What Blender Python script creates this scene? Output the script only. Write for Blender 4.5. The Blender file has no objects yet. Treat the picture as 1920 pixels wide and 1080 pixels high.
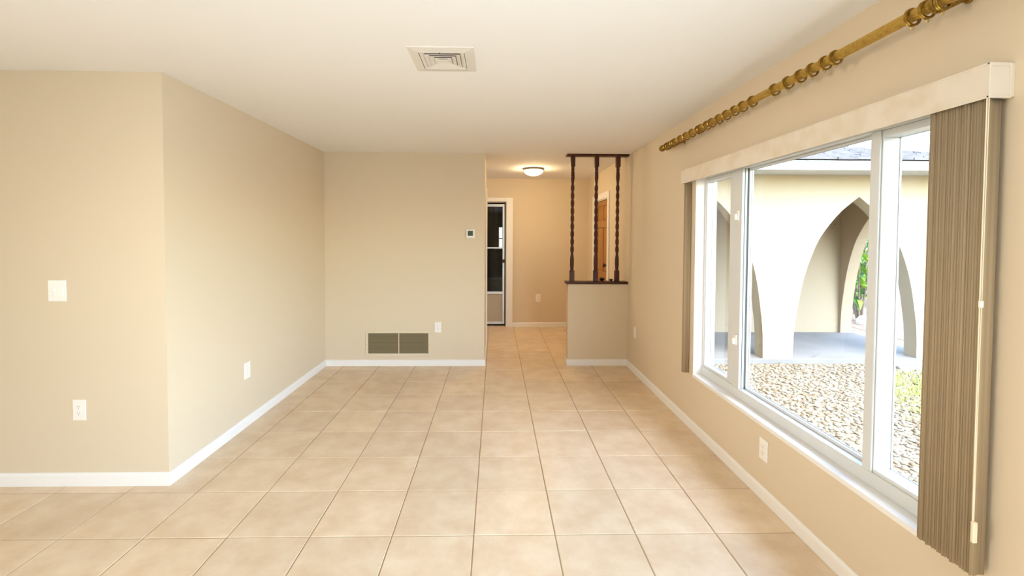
import bpy, math, random
import numpy as np
from mathutils import Matrix, Vector
random.seed(7)
rng = np.random.default_rng(7)
R = math.radians
C = bpy.context.scene.collection
S = bpy.context.scene

# ------------------------------------------------------------------ camera
cam_d = bpy.data.cameras.new('camera')
cam = bpy.data.objects.new('camera', cam_d); C.objects.link(cam)
cam_d.sensor_fit = 'HORIZONTAL'; cam_d.sensor_width = 36.0
cam_d.lens = 856.6 / 1920 * 36
cam_d.shift_x = (960 - 947.0) / 1920
cam_d.shift_y = -(540 - 469.9) / 1920
cam_d.clip_start = 0.02; cam_d.clip_end = 300
YAW, PITCH, ROLL, CAM_H = -0.0208, 0.0309, 0.0043, 1.4923
def rm(a, ax): return Matrix.Rotation(a, 3, ax)
# world -> camera axes (x right, y down, z forward): roll * pitch * base * yaw
base = Matrix(((1, 0, 0), (0, 0, -1), (0, 1, 0)))
rz = Matrix(((math.cos(YAW), math.sin(YAW), 0), (-math.sin(YAW), math.cos(YAW), 0), (0, 0, 1)))
rx = Matrix(((1, 0, 0), (0, math.cos(PITCH), -math.sin(PITCH)), (0, math.sin(PITCH), math.cos(PITCH))))
rr = Matrix(((math.cos(ROLL), -math.sin(ROLL), 0), (math.sin(ROLL), math.cos(ROLL), 0), (0, 0, 1)))
wc = rr @ rx @ base @ rz
flip = Matrix(((1, 0, 0), (0, -1, 0), (0, 0, -1)))
cam.matrix_world = Matrix.Translation((0, 0, CAM_H)) @ ((flip @ wc).transposed()).to_4x4()
S.camera = cam

# ------------------------------------------------------------------ world, lights, exposure
S.view_settings.view_transform = 'Standard'
S.view_settings.look = 'None'
S.view_settings.gamma = 1.0
S.view_settings.use_curve_mapping = False
S.view_settings.exposure = 0.03
cy = S.cycles
cy.max_bounces = 12; cy.diffuse_bounces = 8; cy.glossy_bounces = 4
cy.transparent_max_bounces = 16; cy.transmission_bounces = 6
cy.sample_clamp_indirect = 6.0
cy.caustics_reflective = False; cy.caustics_refractive = False
cy.use_denoising = True

SKY_STRENGTH = 2.2
world = bpy.data.worlds.new('sky'); S.world = world; world.use_nodes = True
wn = world.node_tree.nodes; wl = world.node_tree.links; wn.clear()
sky = wn.new('ShaderNodeTexSky'); sky.sky_type = 'NISHITA'; sky.sun_disc = False
sky.sun_elevation = R(58); sky.sun_rotation = R(160); sky.air_density = 1.0; sky.dust_density = 1.2; sky.ozone_density = 1.0
bg = wn.new('ShaderNodeBackground'); bg.inputs['Strength'].default_value = SKY_STRENGTH
wo = wn.new('ShaderNodeOutputWorld')
wl.new(sky.outputs[0], bg.inputs[0]); wl.new(bg.outputs[0], wo.inputs[0])

def light(name, kind, loc, target, energy, color, size=None, size_y=None, angle=None):
    d = bpy.data.lights.new(name, kind); d.energy = energy; d.color = color
    if kind == 'AREA':
        d.shape = 'RECTANGLE'; d.size = size; d.size_y = size_y or size
    if angle is not None: d.angle = angle
    o = bpy.data.objects.new(name, d); C.objects.link(o)
    o.location = loc
    o.rotation_euler = (Vector(target) - Vector(loc)).to_track_quat('-Z', 'Y').to_euler()
    return o
LEFT_END = -5.15
light('hazy_sun', 'SUN', (0, -5, 12), (0.4, 0, 0), 1.0, (1.0, 0.95, 0.86), angle=R(12))
# added fill light behind the camera, set in an assumed patio opening
light('right_fill_light', 'AREA', (1.60, -0.70, 1.08), (-2.0, 0.7, 1.15), 145, (0.64, 0.84, 1.0), 2.2, 2.0)
# added fill in front of the windowless far left wall, brightens the right wall
light('left_fill_light', 'AREA', (LEFT_END, 0.6, 1.3), (1.5, 3.2, 1.25), 25, (1.0, 0.95, 0.88), 2.0, 1.6).data.spread = R(50)
# added warm fill under the unseen ceiling behind the camera
light('rear_fill_light', 'AREA', (-2.2, -1.6, 2.38), (-2.2, -1.6, 0), 12, (1.0, 0.86, 0.68), 1.2, 1.2)
# daylight of the side room that opens off the hall
light('side_room_daylight', 'AREA', (-1.75, 6.75, 1.5), (0.4, 6.75, 0.3), 14, (1.0, 0.93, 0.85), 1.2, 1.4)

# ------------------------------------------------------------------ materials
def mat(name, col, rough=0.6, metal=0.0, spec=0.5, noise=None, bump=None, emit=None):
    m = bpy.data.materials.new(name); m.use_nodes = True
    nt = m.node_tree; b = nt.nodes['Principled BSDF']
    b.inputs['Base Color'].default_value = (*col, 1); b.inputs['Roughness'].default_value = rough
    b.inputs['Metallic'].default_value = metal; b.inputs['Specular IOR Level'].default_value = spec
    geo = None
    def pos():
        nonlocal geo
        if geo is None: geo = nt.nodes.new('ShaderNodeNewGeometry')
        return geo.outputs['Position']
    if noise:                                  # (scale, other colour, low, high, detail)
        sc, c2, lo, hi = noise[:4]
        n = nt.nodes.new('ShaderNodeTexNoise'); n.inputs['Scale'].default_value = sc
        n.inputs['Detail'].default_value = noise[4] if len(noise) > 4 else 5
        mp = nt.nodes.new('ShaderNodeMapping')
        if len(noise) > 5: mp.inputs['Scale'].default_value = noise[5]
        nt.links.new(pos(), mp.inputs[0]); nt.links.new(mp.outputs[0], n.inputs['Vector'])
        r = nt.nodes.new('ShaderNodeValToRGB')
        r.color_ramp.elements[0].position = lo; r.color_ramp.elements[0].color = (*col, 1)
        r.color_ramp.elements[1].position = hi; r.color_ramp.elements[1].color = (*c2, 1)
        nt.links.new(n.outputs['Fac'], r.inputs[0]); nt.links.new(r.outputs[0], b.inputs['Base Color'])
    if bump:                                   # (scale, strength, distance)
        n = nt.nodes.new('ShaderNodeTexNoise'); n.inputs['Scale'].default_value = bump[0]; n.inputs['Detail'].default_value = 4
        nt.links.new(pos(), n.inputs['Vector'])
        bp = nt.nodes.new('ShaderNodeBump'); bp.inputs['Strength'].default_value = bump[1]; bp.inputs['Distance'].default_value = bump[2]
        nt.links.new(n.outputs['Fac'], bp.inputs['Height']); nt.links.new(bp.outputs[0], b.inputs['Normal'])
    if emit:
        b.inputs['Emission Color'].default_value = (*emit[0], 1); b.inputs['Emission Strength'].default_value = emit[1]
    return m

def glass_mat(name, tint, refl=0.9):
    m = bpy.data.materials.new(name); m.use_nodes = True
    nt = m.node_tree; nt.nodes.clear()
    out = nt.nodes.new('ShaderNodeOutputMaterial'); mx = nt.nodes.new('ShaderNodeMixShader')
    tr = nt.nodes.new('ShaderNodeBsdfTransparent'); tr.inputs[0].default_value = (*tint, 1)
    gl = nt.nodes.new('ShaderNodeBsdfGlossy'); gl.inputs['Roughness'].default_value = 0.01
    gl.inputs[0].default_value = (refl, refl, refl, 1)
    lw = nt.nodes.new('ShaderNodeLayerWeight'); lw.inputs[0].default_value = 0.5
    pw = nt.nodes.new('ShaderNodeMath'); pw.operation = 'POWER'; pw.inputs[1].default_value = 5.0
    ma = nt.nodes.new('ShaderNodeMath'); ma.operation = 'MULTIPLY_ADD'; ma.inputs[1].default_value = 0.9; ma.inputs[2].default_value = 0.02
    nt.links.new(lw.outputs['Facing'], pw.inputs[0]); nt.links.new(pw.outputs[0], ma.inputs[0])
    nt.links.new(ma.outputs[0], mx.inputs[0]); nt.links.new(tr.outputs[0], mx.inputs[1])
    nt.links.new(gl.outputs[0], mx.inputs[2]); nt.links.new(mx.outputs[0], out.inputs[0])
    return m

M = {}
M['wall'] = mat('beige_wall_paint', (0.675, 0.568, 0.418), 0.62, spec=0.35, bump=(160, 0.04, 0.002))
M['ceiling'] = mat('white_ceiling_paint', (0.855, 0.843, 0.825), 0.85, spec=0.2, bump=(90, 0.06, 0.003))
M['trim'] = mat('white_trim_paint', (0.83, 0.81, 0.78), 0.4)
M['plastic'] = mat('white_plastic', (0.85, 0.82, 0.77), 0.35)
M['slot'] = mat('dark_slot', (0.03, 0.025, 0.02), 0.6)
M['grout'] = mat('tan_grout', (0.40, 0.285, 0.175), 0.85)
M['vinyl'] = mat('white_vinyl', (0.66, 0.68, 0.68), 0.35)
M['gasket'] = mat('grey_gasket', (0.085, 0.10, 0.095), 0.6)
M['alum'] = mat('aluminium', (0.62, 0.64, 0.65), 0.35, metal=0.6)
M['glass'] = glass_mat('window_glass', (0.96, 0.985, 0.975))
M['door_glass'] = glass_mat('storm_door_glass', (0.62, 0.60, 0.58))
M['brass'] = mat('aged_brass', (0.56, 0.365, 0.075), 0.34, metal=0.75, noise=(60, (0.42, 0.25, 0.05), 0.45, 0.75))
M['brass_dark'] = mat('aged_brass_ring', (0.33, 0.195, 0.035), 0.30, metal=0.85, noise=(80, (0.22, 0.12, 0.02), 0.42, 0.7))
M['vane'] = mat('tan_vane_fabric', (0.40, 0.305, 0.19), 0.8, noise=(1.0, (0.33, 0.245, 0.145), 0.35, 0.65, 4, (220, 220, 0.5)))
M['valance'] = mat('marbled_valance', (0.70, 0.63, 0.53), 0.55, noise=(7, (0.655, 0.56, 0.43), 0.45, 0.62, 6))
M['cord'] = mat('ivory_cord', (0.80, 0.70, 0.52), 0.6)
M['wood'] = mat('dark_walnut', (0.050, 0.014, 0.006), 0.42, spec=0.3, noise=(18, (0.095, 0.028, 0.010), 0.4, 0.7, 6, (1, 1, 0.15)))
M['door_wood'] = mat('orange_stained_wood', (0.38, 0.165, 0.022), 0.38, noise=(24, (0.28, 0.11, 0.012), 0.4, 0.68, 6, (1, 1, 0.08)))
M['bronze'] = mat('dark_bronze', (0.05, 0.035, 0.025), 0.35, metal=0.6)
M['nickel'] = mat('brushed_nickel', (0.36, 0.33, 0.25), 0.38, metal=0.8)
M['bowl'] = mat('lit_frosted_glass', (0.9, 0.88, 0.8), 0.4, emit=((1.0, 0.74, 0.40), 98.0))
M['grille'] = mat('cream_enamel', (0.72, 0.62, 0.46), 0.45)
M['slat'] = mat('tan_enamel', (0.30, 0.235, 0.13), 0.5)
M['duct'] = mat('dark_duct', (0.055, 0.045, 0.03), 0.8)
M['vent'] = mat('white_vent_enamel', (0.73, 0.69, 0.63), 0.45)
M['display'] = mat('green_lcd', (0.045, 0.085, 0.05), 0.25)
M['panel'] = mat('grey_door_panel', (0.42, 0.37, 0.29), 0.5)
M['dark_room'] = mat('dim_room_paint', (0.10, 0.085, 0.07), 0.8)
M['stucco'] = mat('cream_stucco', (0.44, 0.362, 0.25), 0.9, bump=(55, 0.25, 0.006))
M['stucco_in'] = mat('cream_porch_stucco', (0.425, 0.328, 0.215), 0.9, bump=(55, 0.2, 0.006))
M['concrete'] = mat('pale_concrete', (0.22, 0.21, 0.195), 0.85, noise=(2.2, (0.18, 0.172, 0.16), 0.4, 0.7, 6), bump=(70, 0.2, 0.003))
M['fascia'] = mat('white_fascia_paint', (0.48, 0.48, 0.475), 0.5)
M['shingle'] = mat('grey_shingles', (0.165, 0.15, 0.145), 0.95, noise=(9, (0.11, 0.10, 0.095), 0.4, 0.65, 6), bump=(180, 0.4, 0.004))
M['soil'] = mat('sandy_soil', (0.28, 0.22, 0.14), 0.95, noise=(6, (0.20, 0.15, 0.095), 0.4, 0.65, 8), bump=(40, 0.5, 0.02))
M['mulch'] = mat('reddish_mulch', (0.30, 0.19, 0.13), 0.95, noise=(30, (0.17, 0.11, 0.075), 0.4, 0.65, 6), bump=(60, 0.6, 0.02))
M['leaf'] = mat('green_leaf', (0.16, 0.34, 0.035), 0.4, noise=(6, (0.28, 0.42, 0.05), 0.4, 0.65))
M['leaf_dark'] = mat('deep_green_leaf', (0.05, 0.15, 0.03), 0.45, noise=(6, (0.09, 0.22, 0.04), 0.4, 0.65))
M['cane'] = mat('grey_brown_cane', (0.22, 0.17, 0.12), 0.8, noise=(30, (0.12, 0.09, 0.06), 0.4, 0.65))
M['grass'] = mat('yellow_green_weed', (0.42, 0.50, 0.10), 0.7)
M['rock'] = mat('white_limestone', (0.72, 0.68, 0.62), 0.9, noise=(14, (0.42, 0.38, 0.34), 0.45, 0.68, 7), bump=(25, 0.6, 0.02))
M['dry_leaf'] = mat('dry_orange_leaf', (0.50, 0.17, 0.06), 0.7)

# floor tile: cream ceramic, its own tone per tile
def tile_mat():
    m = bpy.data.materials.new('cream_ceramic_tile'); m.use_nodes = True
    nt = m.node_tree; b = nt.nodes['Principled BSDF']
    geo = nt.nodes.new('ShaderNodeNewGeometry')
    n = nt.nodes.new('ShaderNodeTexNoise'); n.inputs['Scale'].default_value = 5.5; n.inputs['Detail'].default_value = 8; n.inputs['Roughness'].default_value = 0.62
    nt.links.new(geo.outputs['Position'], n.inputs['Vector'])
    r = nt.nodes.new('ShaderNodeValToRGB')
    e = r.color_ramp.elements
    e[0].position = 0.36; e[0].color = (0.655, 0.492, 0.318, 1)
    e[1].position = 0.66; e[1].color = (0.76, 0.61, 0.432, 1)
    nt.links.new(n.outputs['Fac'], r.inputs[0])
    oi = nt.nodes.new('ShaderNodeObjectInfo')
    mr = nt.nodes.new('ShaderNodeMapRange'); mr.inputs[3].default_value = 0.95; mr.inputs[4].default_value = 1.05
    nt.links.new(oi.outputs['Random'], mr.inputs[0])
    hs = nt.nodes.new('ShaderNodeHueSaturation'); nt.links.new(r.outputs[0], hs.inputs['Color']); nt.links.new(mr.outputs[0], hs.inputs['Value'])
    nt.links.new(hs.outputs[0], b.inputs['Base Color'])
    b.inputs['Roughness'].default_value = 0.36
    b.inputs['Specular IOR Level'].default_value = 0.5
    n2 = nt.nodes.new('ShaderNodeTexNoise'); n2.inputs['Scale'].default_value = 14; n2.inputs['Detail'].default_value = 3
    nt.links.new(geo.outputs['Position'], n2.inputs['Vector'])
    bp = nt.nodes.new('ShaderNodeBump'); bp.inputs['Strength'].default_value = 0.08; bp.inputs['Distance'].default_value = 0.004
    nt.links.new(n2.outputs['Fac'], bp.inputs['Height']); nt.links.new(bp.outputs[0], b.inputs['Normal'])
    return m
M['tile'] = tile_mat()

def gravel_mat():
    m = bpy.data.materials.new('cream_river_stone'); m.use_nodes = True
    nt = m.node_tree; b = nt.nodes['Principled BSDF']
    a = nt.nodes.new('ShaderNodeAttribute'); a.attribute_name = 'tone'
    r = nt.nodes.new('ShaderNodeValToRGB'); cr = r.color_ramp
    cr.elements[0].position = 0.0; cr.elements[0].color = (0.29, 0.255, 0.19, 1)
    cr.elements[1].position = 1.0; cr.elements[1].color = (0.17, 0.11, 0.06, 1)
    for p, c in ((0.35, (0.275, 0.23, 0.155)), (0.6, (0.25, 0.20, 0.125)), (0.85, (0.215, 0.155, 0.09))):
        k = cr.elements.new(p); k.color = (*c, 1)
    nt.links.new(a.outputs['Fac'], r.inputs[0]); nt.links.new(r.outputs[0], b.inputs['Base Color'])
    b.inputs['Roughness'].default_value = 0.85
    return m
M['gravel'] = gravel_mat()

# ------------------------------------------------------------------ builders
class MB:
    def __init__(s): s.v = []; s.f = []; s.sm = False
    def add(s, vs, fs):
        n = len(s.v); s.v += [tuple(p) for p in vs]; s.f += [tuple(i + n for i in f) for f in fs]; return s
    def box(s, x0, x1, y0, y1, z0, z1):
        vs = [(x, y, z) for z in (z0, z1) for x, y in ((x0, y0), (x1, y0), (x1, y1), (x0, y1))]
        return s.add(vs, [(3, 2, 1, 0), (4, 5, 6, 7), (0, 1, 5, 4), (1, 2, 6, 5), (2, 3, 7, 6), (3, 0, 4, 7)])
    def bbox(s, x0, x1, y0, y1, z0, z1, b=0.003):          # box with chamfered edges
        xs, ys, zs = (x0, x1), (y0, y1), (z0, z1)
        vs = []; idx = {}
        for i in (0, 1):
            for j in (0, 1):
                for k in (0, 1):
                    sx, sy, sz = (1, -1)[i] * b, (1, -1)[j] * b, (1, -1)[k] * b
                    for a, p in (('x', (xs[i], ys[j] + sy, zs[k] + sz)), ('y', (xs[i] + sx, ys[j], zs[k] + sz)), ('z', (xs[i] + sx, ys[j] + sy, zs[k]))):
                        idx[i, j, k, a] = len(vs); vs.append(p)
        fs = []
        for i in (0, 1):
            q = [idx[i, j, k, 'x'] for j, k in ((0, 0), (0, 1), (1, 1), (1, 0))]; fs.append(q if i == 0 else q[::-1])
            q = [idx[j, i, k, 'y'] for j, k in ((0, 0), (1, 0), (1, 1), (0, 1))]; fs.append(q if i == 0 else q[::-1])
            q = [idx[j, k, i, 'z'] for j, k in ((0, 0), (0, 1), (1, 1), (1, 0))]; fs.append(q if i == 0 else q[::-1])
        for i in (0, 1):
            for j in (0, 1):
                q = [idx[i, j, 0, 'x'], idx[i, j, 0, 'y'], idx[i, j, 1, 'y'], idx[i, j, 1, 'x']]; fs.append(q if i ^ j else q[::-1])
                q = [idx[i, 0, j, 'z'], idx[i, 0, j, 'x'], idx[i, 1, j, 'x'], idx[i, 1, j, 'z']]; fs.append(q if i ^ j else q[::-1])
                q = [idx[0, i, j, 'y'], idx[0, i, j, 'z'], idx[1, i, j, 'z'], idx[1, i, j, 'y']]; fs.append(q if i ^ j else q[::-1])
                for k in (0, 1):
                    q = [idx[i, j, k, 'x'], idx[i, j, k, 'y'], idx[i, j, k, 'z']]; fs.append(q if (i + j + k) % 2 else q[::-1])
        return s.add(vs, fs)
    def lathe(s, prof, n=16, axis='z', at=(0, 0, 0), caps=True):   # prof: (radius, height)
        vs = []
        for r, h in prof:
            for k in range(n):
                a = 2 * math.pi * k / n; p = (r * math.cos(a), r * math.sin(a))
                q = {'z': (p[0], p[1], h), 'y': (p[0], h, p[1]), 'x': (h, p[0], p[1])}[axis]
                vs.append((q[0] + at[0], q[1] + at[1], q[2] + at[2]))
        fs = []
        for i in range(len(prof) - 1):
            for k in range(n):
                a, b = i * n + k, i * n + (k + 1) % n
                fs.append((a, b, b + n, a + n))
        if caps: fs.append(tuple(range(n))[::-1]); fs.append(tuple(range((len(prof) - 1) * n, len(prof) * n)))
        return s.add(vs, fs)
    def tube(s, pts, r, n=8):
        pts = [Vector(p) for p in pts]; rs = r if isinstance(r, (list, tuple)) else [r] * len(pts)
        rings = []; vs = []
        for i, p in enumerate(pts):
            t = (pts[min(i + 1, len(pts) - 1)] - pts[max(i - 1, 0)]).normalized()
            u = t.cross(Vector((0, 0, 1)) if abs(t.z) < 0.9 else Vector((0, 1, 0))).normalized(); w = t.cross(u)
            for k in range(n):
                a = 2 * math.pi * k / n
                vs.append(p + (u * math.cos(a) + w * math.sin(a)) * rs[i])
        fs = []
        for i in range(len(pts) - 1):
            for k in range(n):
                a, b = i * n + k, i * n + (k + 1) % n
                fs.append((a, b, b + n, a + n))
        fs.append(tuple(range(n))[::-1]); fs.append(tuple(range((len(pts) - 1) * n, len(pts) * n)))
        return s.add(vs, fs)
    def prism(s, poly, axis, a0, a1):                        # poly in the two other axes, in order
        def P(p, a): return {'x': (a, p[0], p[1]), 'y': (p[0], a, p[1]), 'z': (p[0], p[1], a)}[axis]
        n = len(poly); vs = [P(p, a0) for p in poly] + [P(p, a1) for p in poly]
        fs = [tuple(range(n))[::-1], tuple(range(n, 2 * n))] + [(i, (i + 1) % n, n + (i + 1) % n, n + i) for i in range(n)]
        return s.add(vs, fs)
    def mesh(s, name, m, smooth=False, off=(0, 0, 0)):
        me = bpy.data.meshes.new(name)
        me.from_pydata([(x - off[0], y - off[1], z - off[2]) for x, y, z in s.v], [], s.f)
        import bmesh
        bm = bmesh.new(); bm.from_mesh(me); bmesh.ops.recalc_face_normals(bm, faces=bm.faces); bm.to_mesh(me); bm.free()
        me.materials.append(m)
        if smooth:
            for p in me.polygons: p.use_smooth = True
            if smooth != 'all':
                try: me.set_sharp_from_angle(angle=R(38))
                except Exception: pass
        return me

def wloc(o):
    p = Vector(o.location)
    while o.parent: o = o.parent; p += Vector(o.location)
    return p
def obj(name, mb, m, parent=None, smooth=False, kind=None, label=None, cat=None, group=None):
    off = wloc(parent) if parent else (0, 0, 0)
    o = bpy.data.objects.new(name, mb.mesh(name, m, smooth, off)); C.objects.link(o)
    if parent: o.parent = parent
    return tag(o, label, cat, group, kind)
def tag(o, label=None, cat=None, group=None, kind=None):
    if label: o['label'] = label
    if cat: o['category'] = cat
    if group: o['group'] = group
    if kind: o['kind'] = kind
    return o
def thing(name, label, cat, loc, group=None):
    o = bpy.data.objects.new(name, None); C.objects.link(o); o.location = loc
    o.empty_display_size = 0.1
    return tag(o, label, cat, group)
def struct(name, mb, m, parent=None, label=None, cat=None, smooth=False):
    return obj(name, mb, m, parent, smooth, 'structure', label, cat)
def dup(root, loc, label, group=None):
    r = root.copy(); C.objects.link(r); r.location = loc; r['label'] = label
    if group: r['group'] = group
    for ch in list(root.children):
        c = ch.copy(); C.objects.link(c); c.parent = r
        for g in ch.children:
            d = g.copy(); C.objects.link(d); d.parent = c
    return r

# ------------------------------------------------------------------ room dimensions (metres)
XL, XR = -1.945, 1.530           # left wall face, window wall face
YL, YB, YH = 2.728, 5.240, 7.518  # alcove wall, back wall, hall end wall
XE = -0.125                      # end of the back wall (hall opening)
XP = 0.838                       # end of the half wall
HC = 2.44                        # ceiling
WT = 0.16                        # outer wall thickness
XO = XR + WT
T = 0.4065; GX, GY = -0.104, 2.239  # tile pitch and a grout crossing
WY0, WY1, WZ0, WZ1 = 1.45, 3.479, 0.43, 1.99      # window opening
DY0, DY1, DZ = 6.195, 7.045, 2.03                 # front door opening
HX0, HX1, HZ = -0.66, 0.178, 2.065                # hall door opening
REAR, LEFT = -3.5, -5.2

# ------------------------------------------------------------------ floor
g = MB(); g.box(LEFT - .1, XO, REAR - .1, YH + 0.15, -0.10, -0.0035)
floor = struct('floor', g, M['grout'], label='cream square ceramic tile floor with thin tan grout lines')
def tile_mb(w, d):
    b = 0.0022; h = 0.012; m = MB(); x, y = w / 2, d / 2
    vs = [(-x, -y, -h), (x, -y, -h), (x, y, -h), (-x, y, -h), (-x, -y, -b), (x, -y, -b), (x, y, -b), (-x, y, -b),
          (-x + b, -y + b, 0), (x - b, -y + b, 0), (x - b, y - b, 0), (-x + b, y - b, 0)]
    fs = [(8, 9, 10, 11)] + [(i, (i + 1) % 4, 4 + (i + 1) % 4, 4 + i) for i in range(4)] + [(4 + i, 4 + (i + 1) % 4, 8 + (i + 1) % 4, 8 + i) for i in range(4)]
    return m.add(vs, fs)
tile_cache = {}
GAP = 0.0055
def put_tile(x0, x1, y0, y1):
    if x1 - x0 < 0.02 or y1 - y0 < 0.02: return
    k = (round(x1 - x0, 4), round(y1 - y0, 4))
    if k not in tile_cache: tile_cache[k] = tile_mb(*k).mesh('tile', M['tile'])
    o = bpy.data.objects.new('tile', tile_cache[k]); C.objects.link(o); o.parent = floor
    o.location = ((x0 + x1) / 2, (y0 + y1) / 2, random.uniform(-0.0006, 0.0002))
far_tiles = MB()
for j in range(-16, 16):
    y0 = GY + j * T + GAP / 2; y1 = y0 + T - GAP
    for i in range(-14, 6):
        x0 = GX + i * T + GAP / 2; x1 = x0 + T - GAP
        a0, a1, b0, b1 = x0, min(x1, XR), y0, min(y1, YH + 0.12)
        if a1 <= a0 or b1 <= b0: continue
        if a0 < XL - 0.05:                       # alcove side
            if a1 <= XL:
                b1 = min(b1, YL)
            elif b0 > YL: a0 = XL
        if b0 >= YL and a1 <= XL: continue
        if b1 <= b0: continue
        if b0 >= YB and a1 <= XE - 0.02:        # behind the back wall: only the side room strip
            if a1 < -1.2: continue
        visible = b1 > 1.55 and not (b0 > YB and a1 < XE - 0.02)
        if visible: put_tile(a0, a1, b0, b1)
        elif a1 > LEFT and b1 > REAR:
            far_tiles.box(a0, a1, b0, b1, -0.012, -0.0004)
obj('tile', far_tiles, M['tile'], floor, kind='stuff')

# ------------------------------------------------------------------ walls, ceiling
def wall(name, *boxes, m='wall', label=None):
    g = MB()
    for b in boxes: g.box(*b)
    return struct(name, g, M[m], label=label)
struct('ceiling', MB().box(LEFT - .1, XO, REAR - .1, YH + 0.14, HC, HC + 0.12), M['ceiling'], label='plain smooth white ceiling')
wall('wall_right',
     (XR, XO, REAR - .1, -1.87, -0.1, HC), (XR, XO, -1.87, 0.47, 2.13, HC), (XR, XO, 0.47, WY0, -0.1, HC), (XR, XO, -1.87, 0.47, -0.1, -0.012), (XR, XO, WY0, WY1, -0.1, WZ0), (XR, XO, WY0, WY1, WZ1, HC),  # includes an added, unseen opening that holds the right-hand fill light
     (XR, XO, WY1, DY0, -0.1, HC), (XR, XO, DY0, DY1, DZ, HC), (XR, XO, DY0, DY1, -0.1, -0.012), (XR, XO, DY1, YH + 0.14, -0.1, HC),
     label='long beige wall on the right with the wide window')
wall('wall_left', (XL - 0.13, XL, YL, YB + 0.12, 0, HC), label='beige side wall on the left between the two corners')
wall('wall_alcove', (LEFT - .1, XL - 0.13, YL, YL + 0.13, 0, HC), label='beige wall facing the camera at far left with light switch')
wall('wall_back', (XL, XE, YB, YB + 0.12, 0, HC), label='beige end wall with the return grille and thermostat')
wall('wall_half', (XP, XR, YB, YB + 0.115, 0, 0.947), label='low beige half wall under the wooden spindles')
wall('wall_hall', (-1.95, HX0, YH, YH + 0.12, 0, HC), (HX1, XR, YH, YH + 0.12, 0, HC), (HX0, HX1, YH, YH + 0.12, HZ, HC),
     label='beige end wall of the entrance hall')
wall('wall_hall_left', (XE - 0.12, XE, YB + 0.12, 6.02, 0, HC))
wall('wall_side_room', (-2.07, -1.95, YB + 0.12, YH + 0.12, 0, HC))
wall('wall_rear', (LEFT, XR, REAR - .1, REAR, 0, HC))
wall('wall_far_left', (LEFT - .1, LEFT, REAR, YL, 0, HC))

# baseboards
def base_mb(axis, a0, a1, face, sgn, h=0.074, t=0.012, z0=0.0):
    # profile in (offset from the wall, z)
    prof = [(0, z0), (sgn * t, z0), (sgn * t, z0 + h * 0.80), (sgn * t * 0.72, z0 + h * 0.93), (sgn * t * 0.3, z0 + h), (0, z0 + h)]
    if axis == 'y': return MB().prism([(face + p, z) for p, z in prof], 'y', a0, a1)
    return MB().prism([(face + p, z) for p, z in prof], 'x', a0, a1)
struct('baseboard_alcove', base_mb('x', LEFT, XL, YL, -1, h=0.078), M['trim'])
struct('baseboard_left', base_mb('y', YL - 0.012, YB - .002, XL, 1, h=0.074), M['trim'])
struct('baseboard_back', base_mb('x', XL + 0.012, XE, YB, -1, h=0.070), M['trim'])
struct('baseboard_hall_left', base_mb('y', YB - 0.012, 5.95, XE, 1, h=0.07), M['trim'])
g = base_mb('x', XP - 0.012, XR - 0.012, YB, -1, h=0.072)
struct('baseboard_half', g, M['trim'])
struct('baseboard_half_end', base_mb('y', YB + 0.0005, YB + 0.115, XP, -1, h=0.075), M['trim'])
struct('baseboard_right', base_mb('y', 0.47, YB - 0.002, XR, -1, h=0.074), M['trim'])
struct('baseboard_hall', base_mb('x', 0.284, XR - .012, YH, -1, h=0.072), M['trim'])
struct('baseboard_hall_right', base_mb('y', YB + 0.116, DY0 - 0.095, XR, -1, h=0.07), M['trim'])

# casing of the opening into the side room (edge-on beside the hall door)
struct('trim_1', MB().bbox(XE - 0.125, XE + 0.016, 5.955, 6.035, 0, 2.12), M['trim'], label='white painted casing edge at the side room opening')

# ------------------------------------------------------------------ window
win = bpy.data.objects.new('window_1', None); C.objects.link(win); win.location = (1.66, 2.46, WZ0)
tag(win, 'wide white three-lite sliding window looking out on the arches', kind='structure')
# reveal lining and sill
FX0, FX1 = 1.600, 1.686           # frame depth
def wp(name, m, *boxes, parent=None, b=0.003):
    g = MB()
    for q in boxes: g.bbox(*q, b)
    return obj(name, g, M[m], parent or win)
wp('sill', 'trim', (XR - 0.002, FX0 + .03, WY0, WY1, WZ0 - 0.02, WZ0 + 0.004), b=.002)
for a_ in (WY1 - .006, WY0): wp('jamb_lining', 'trim', (XR + 0.001, FX0 + .01, a_, a_ + .006, WZ0 + 0.004, WZ1 - .004), b=.001)
wp('head_lining', 'trim', (XR + 0.001, FX0 + .01, WY0, WY1, WZ1 - 0.004, WZ1), b=.001)
ZB, ZT = WZ0 + 0.004, WZ1 - 0.004
zf0, zf1 = 0.497, 1.940           # opening inside the frame
wp('bottom_track', 'vinyl', (FX0, FX1, WY0 + .006, WY1 - .006, ZB, zf0))
wp('head_track', 'vinyl', (FX0, FX1, WY0 + .006, WY1 - .006, zf1, ZT))
for a_ in (WY1 - .022, WY0 + .006): wp('side_frame', 'vinyl', (FX0, FX1, a_, a_ + .016, zf0, zf1))
fm = wp('mullion', 'vinyl', (FX0 - .004, 1.672, 2.937, 3.020, zf0, zf1))
wp('track_groove', 'gasket', (1.612, 1.6165, 2.9355, 2.938, zf0, zf1), (1.630, 1.641, 2.9355, 2.938, zf0, zf1), parent=fm, b=.0004)
nm = wp('mullion', 'vinyl', (FX0 - .004, 1.688, 1.879, 1.927, zf0, zf1))
wp('track_groove', 'gasket', (1.606, 1.6105, 1.8775, 1.880, zf0, zf1), (1.6135, 1.627, 1.8775, 1.880, zf0, zf1), parent=nm, b=.0004)
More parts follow.
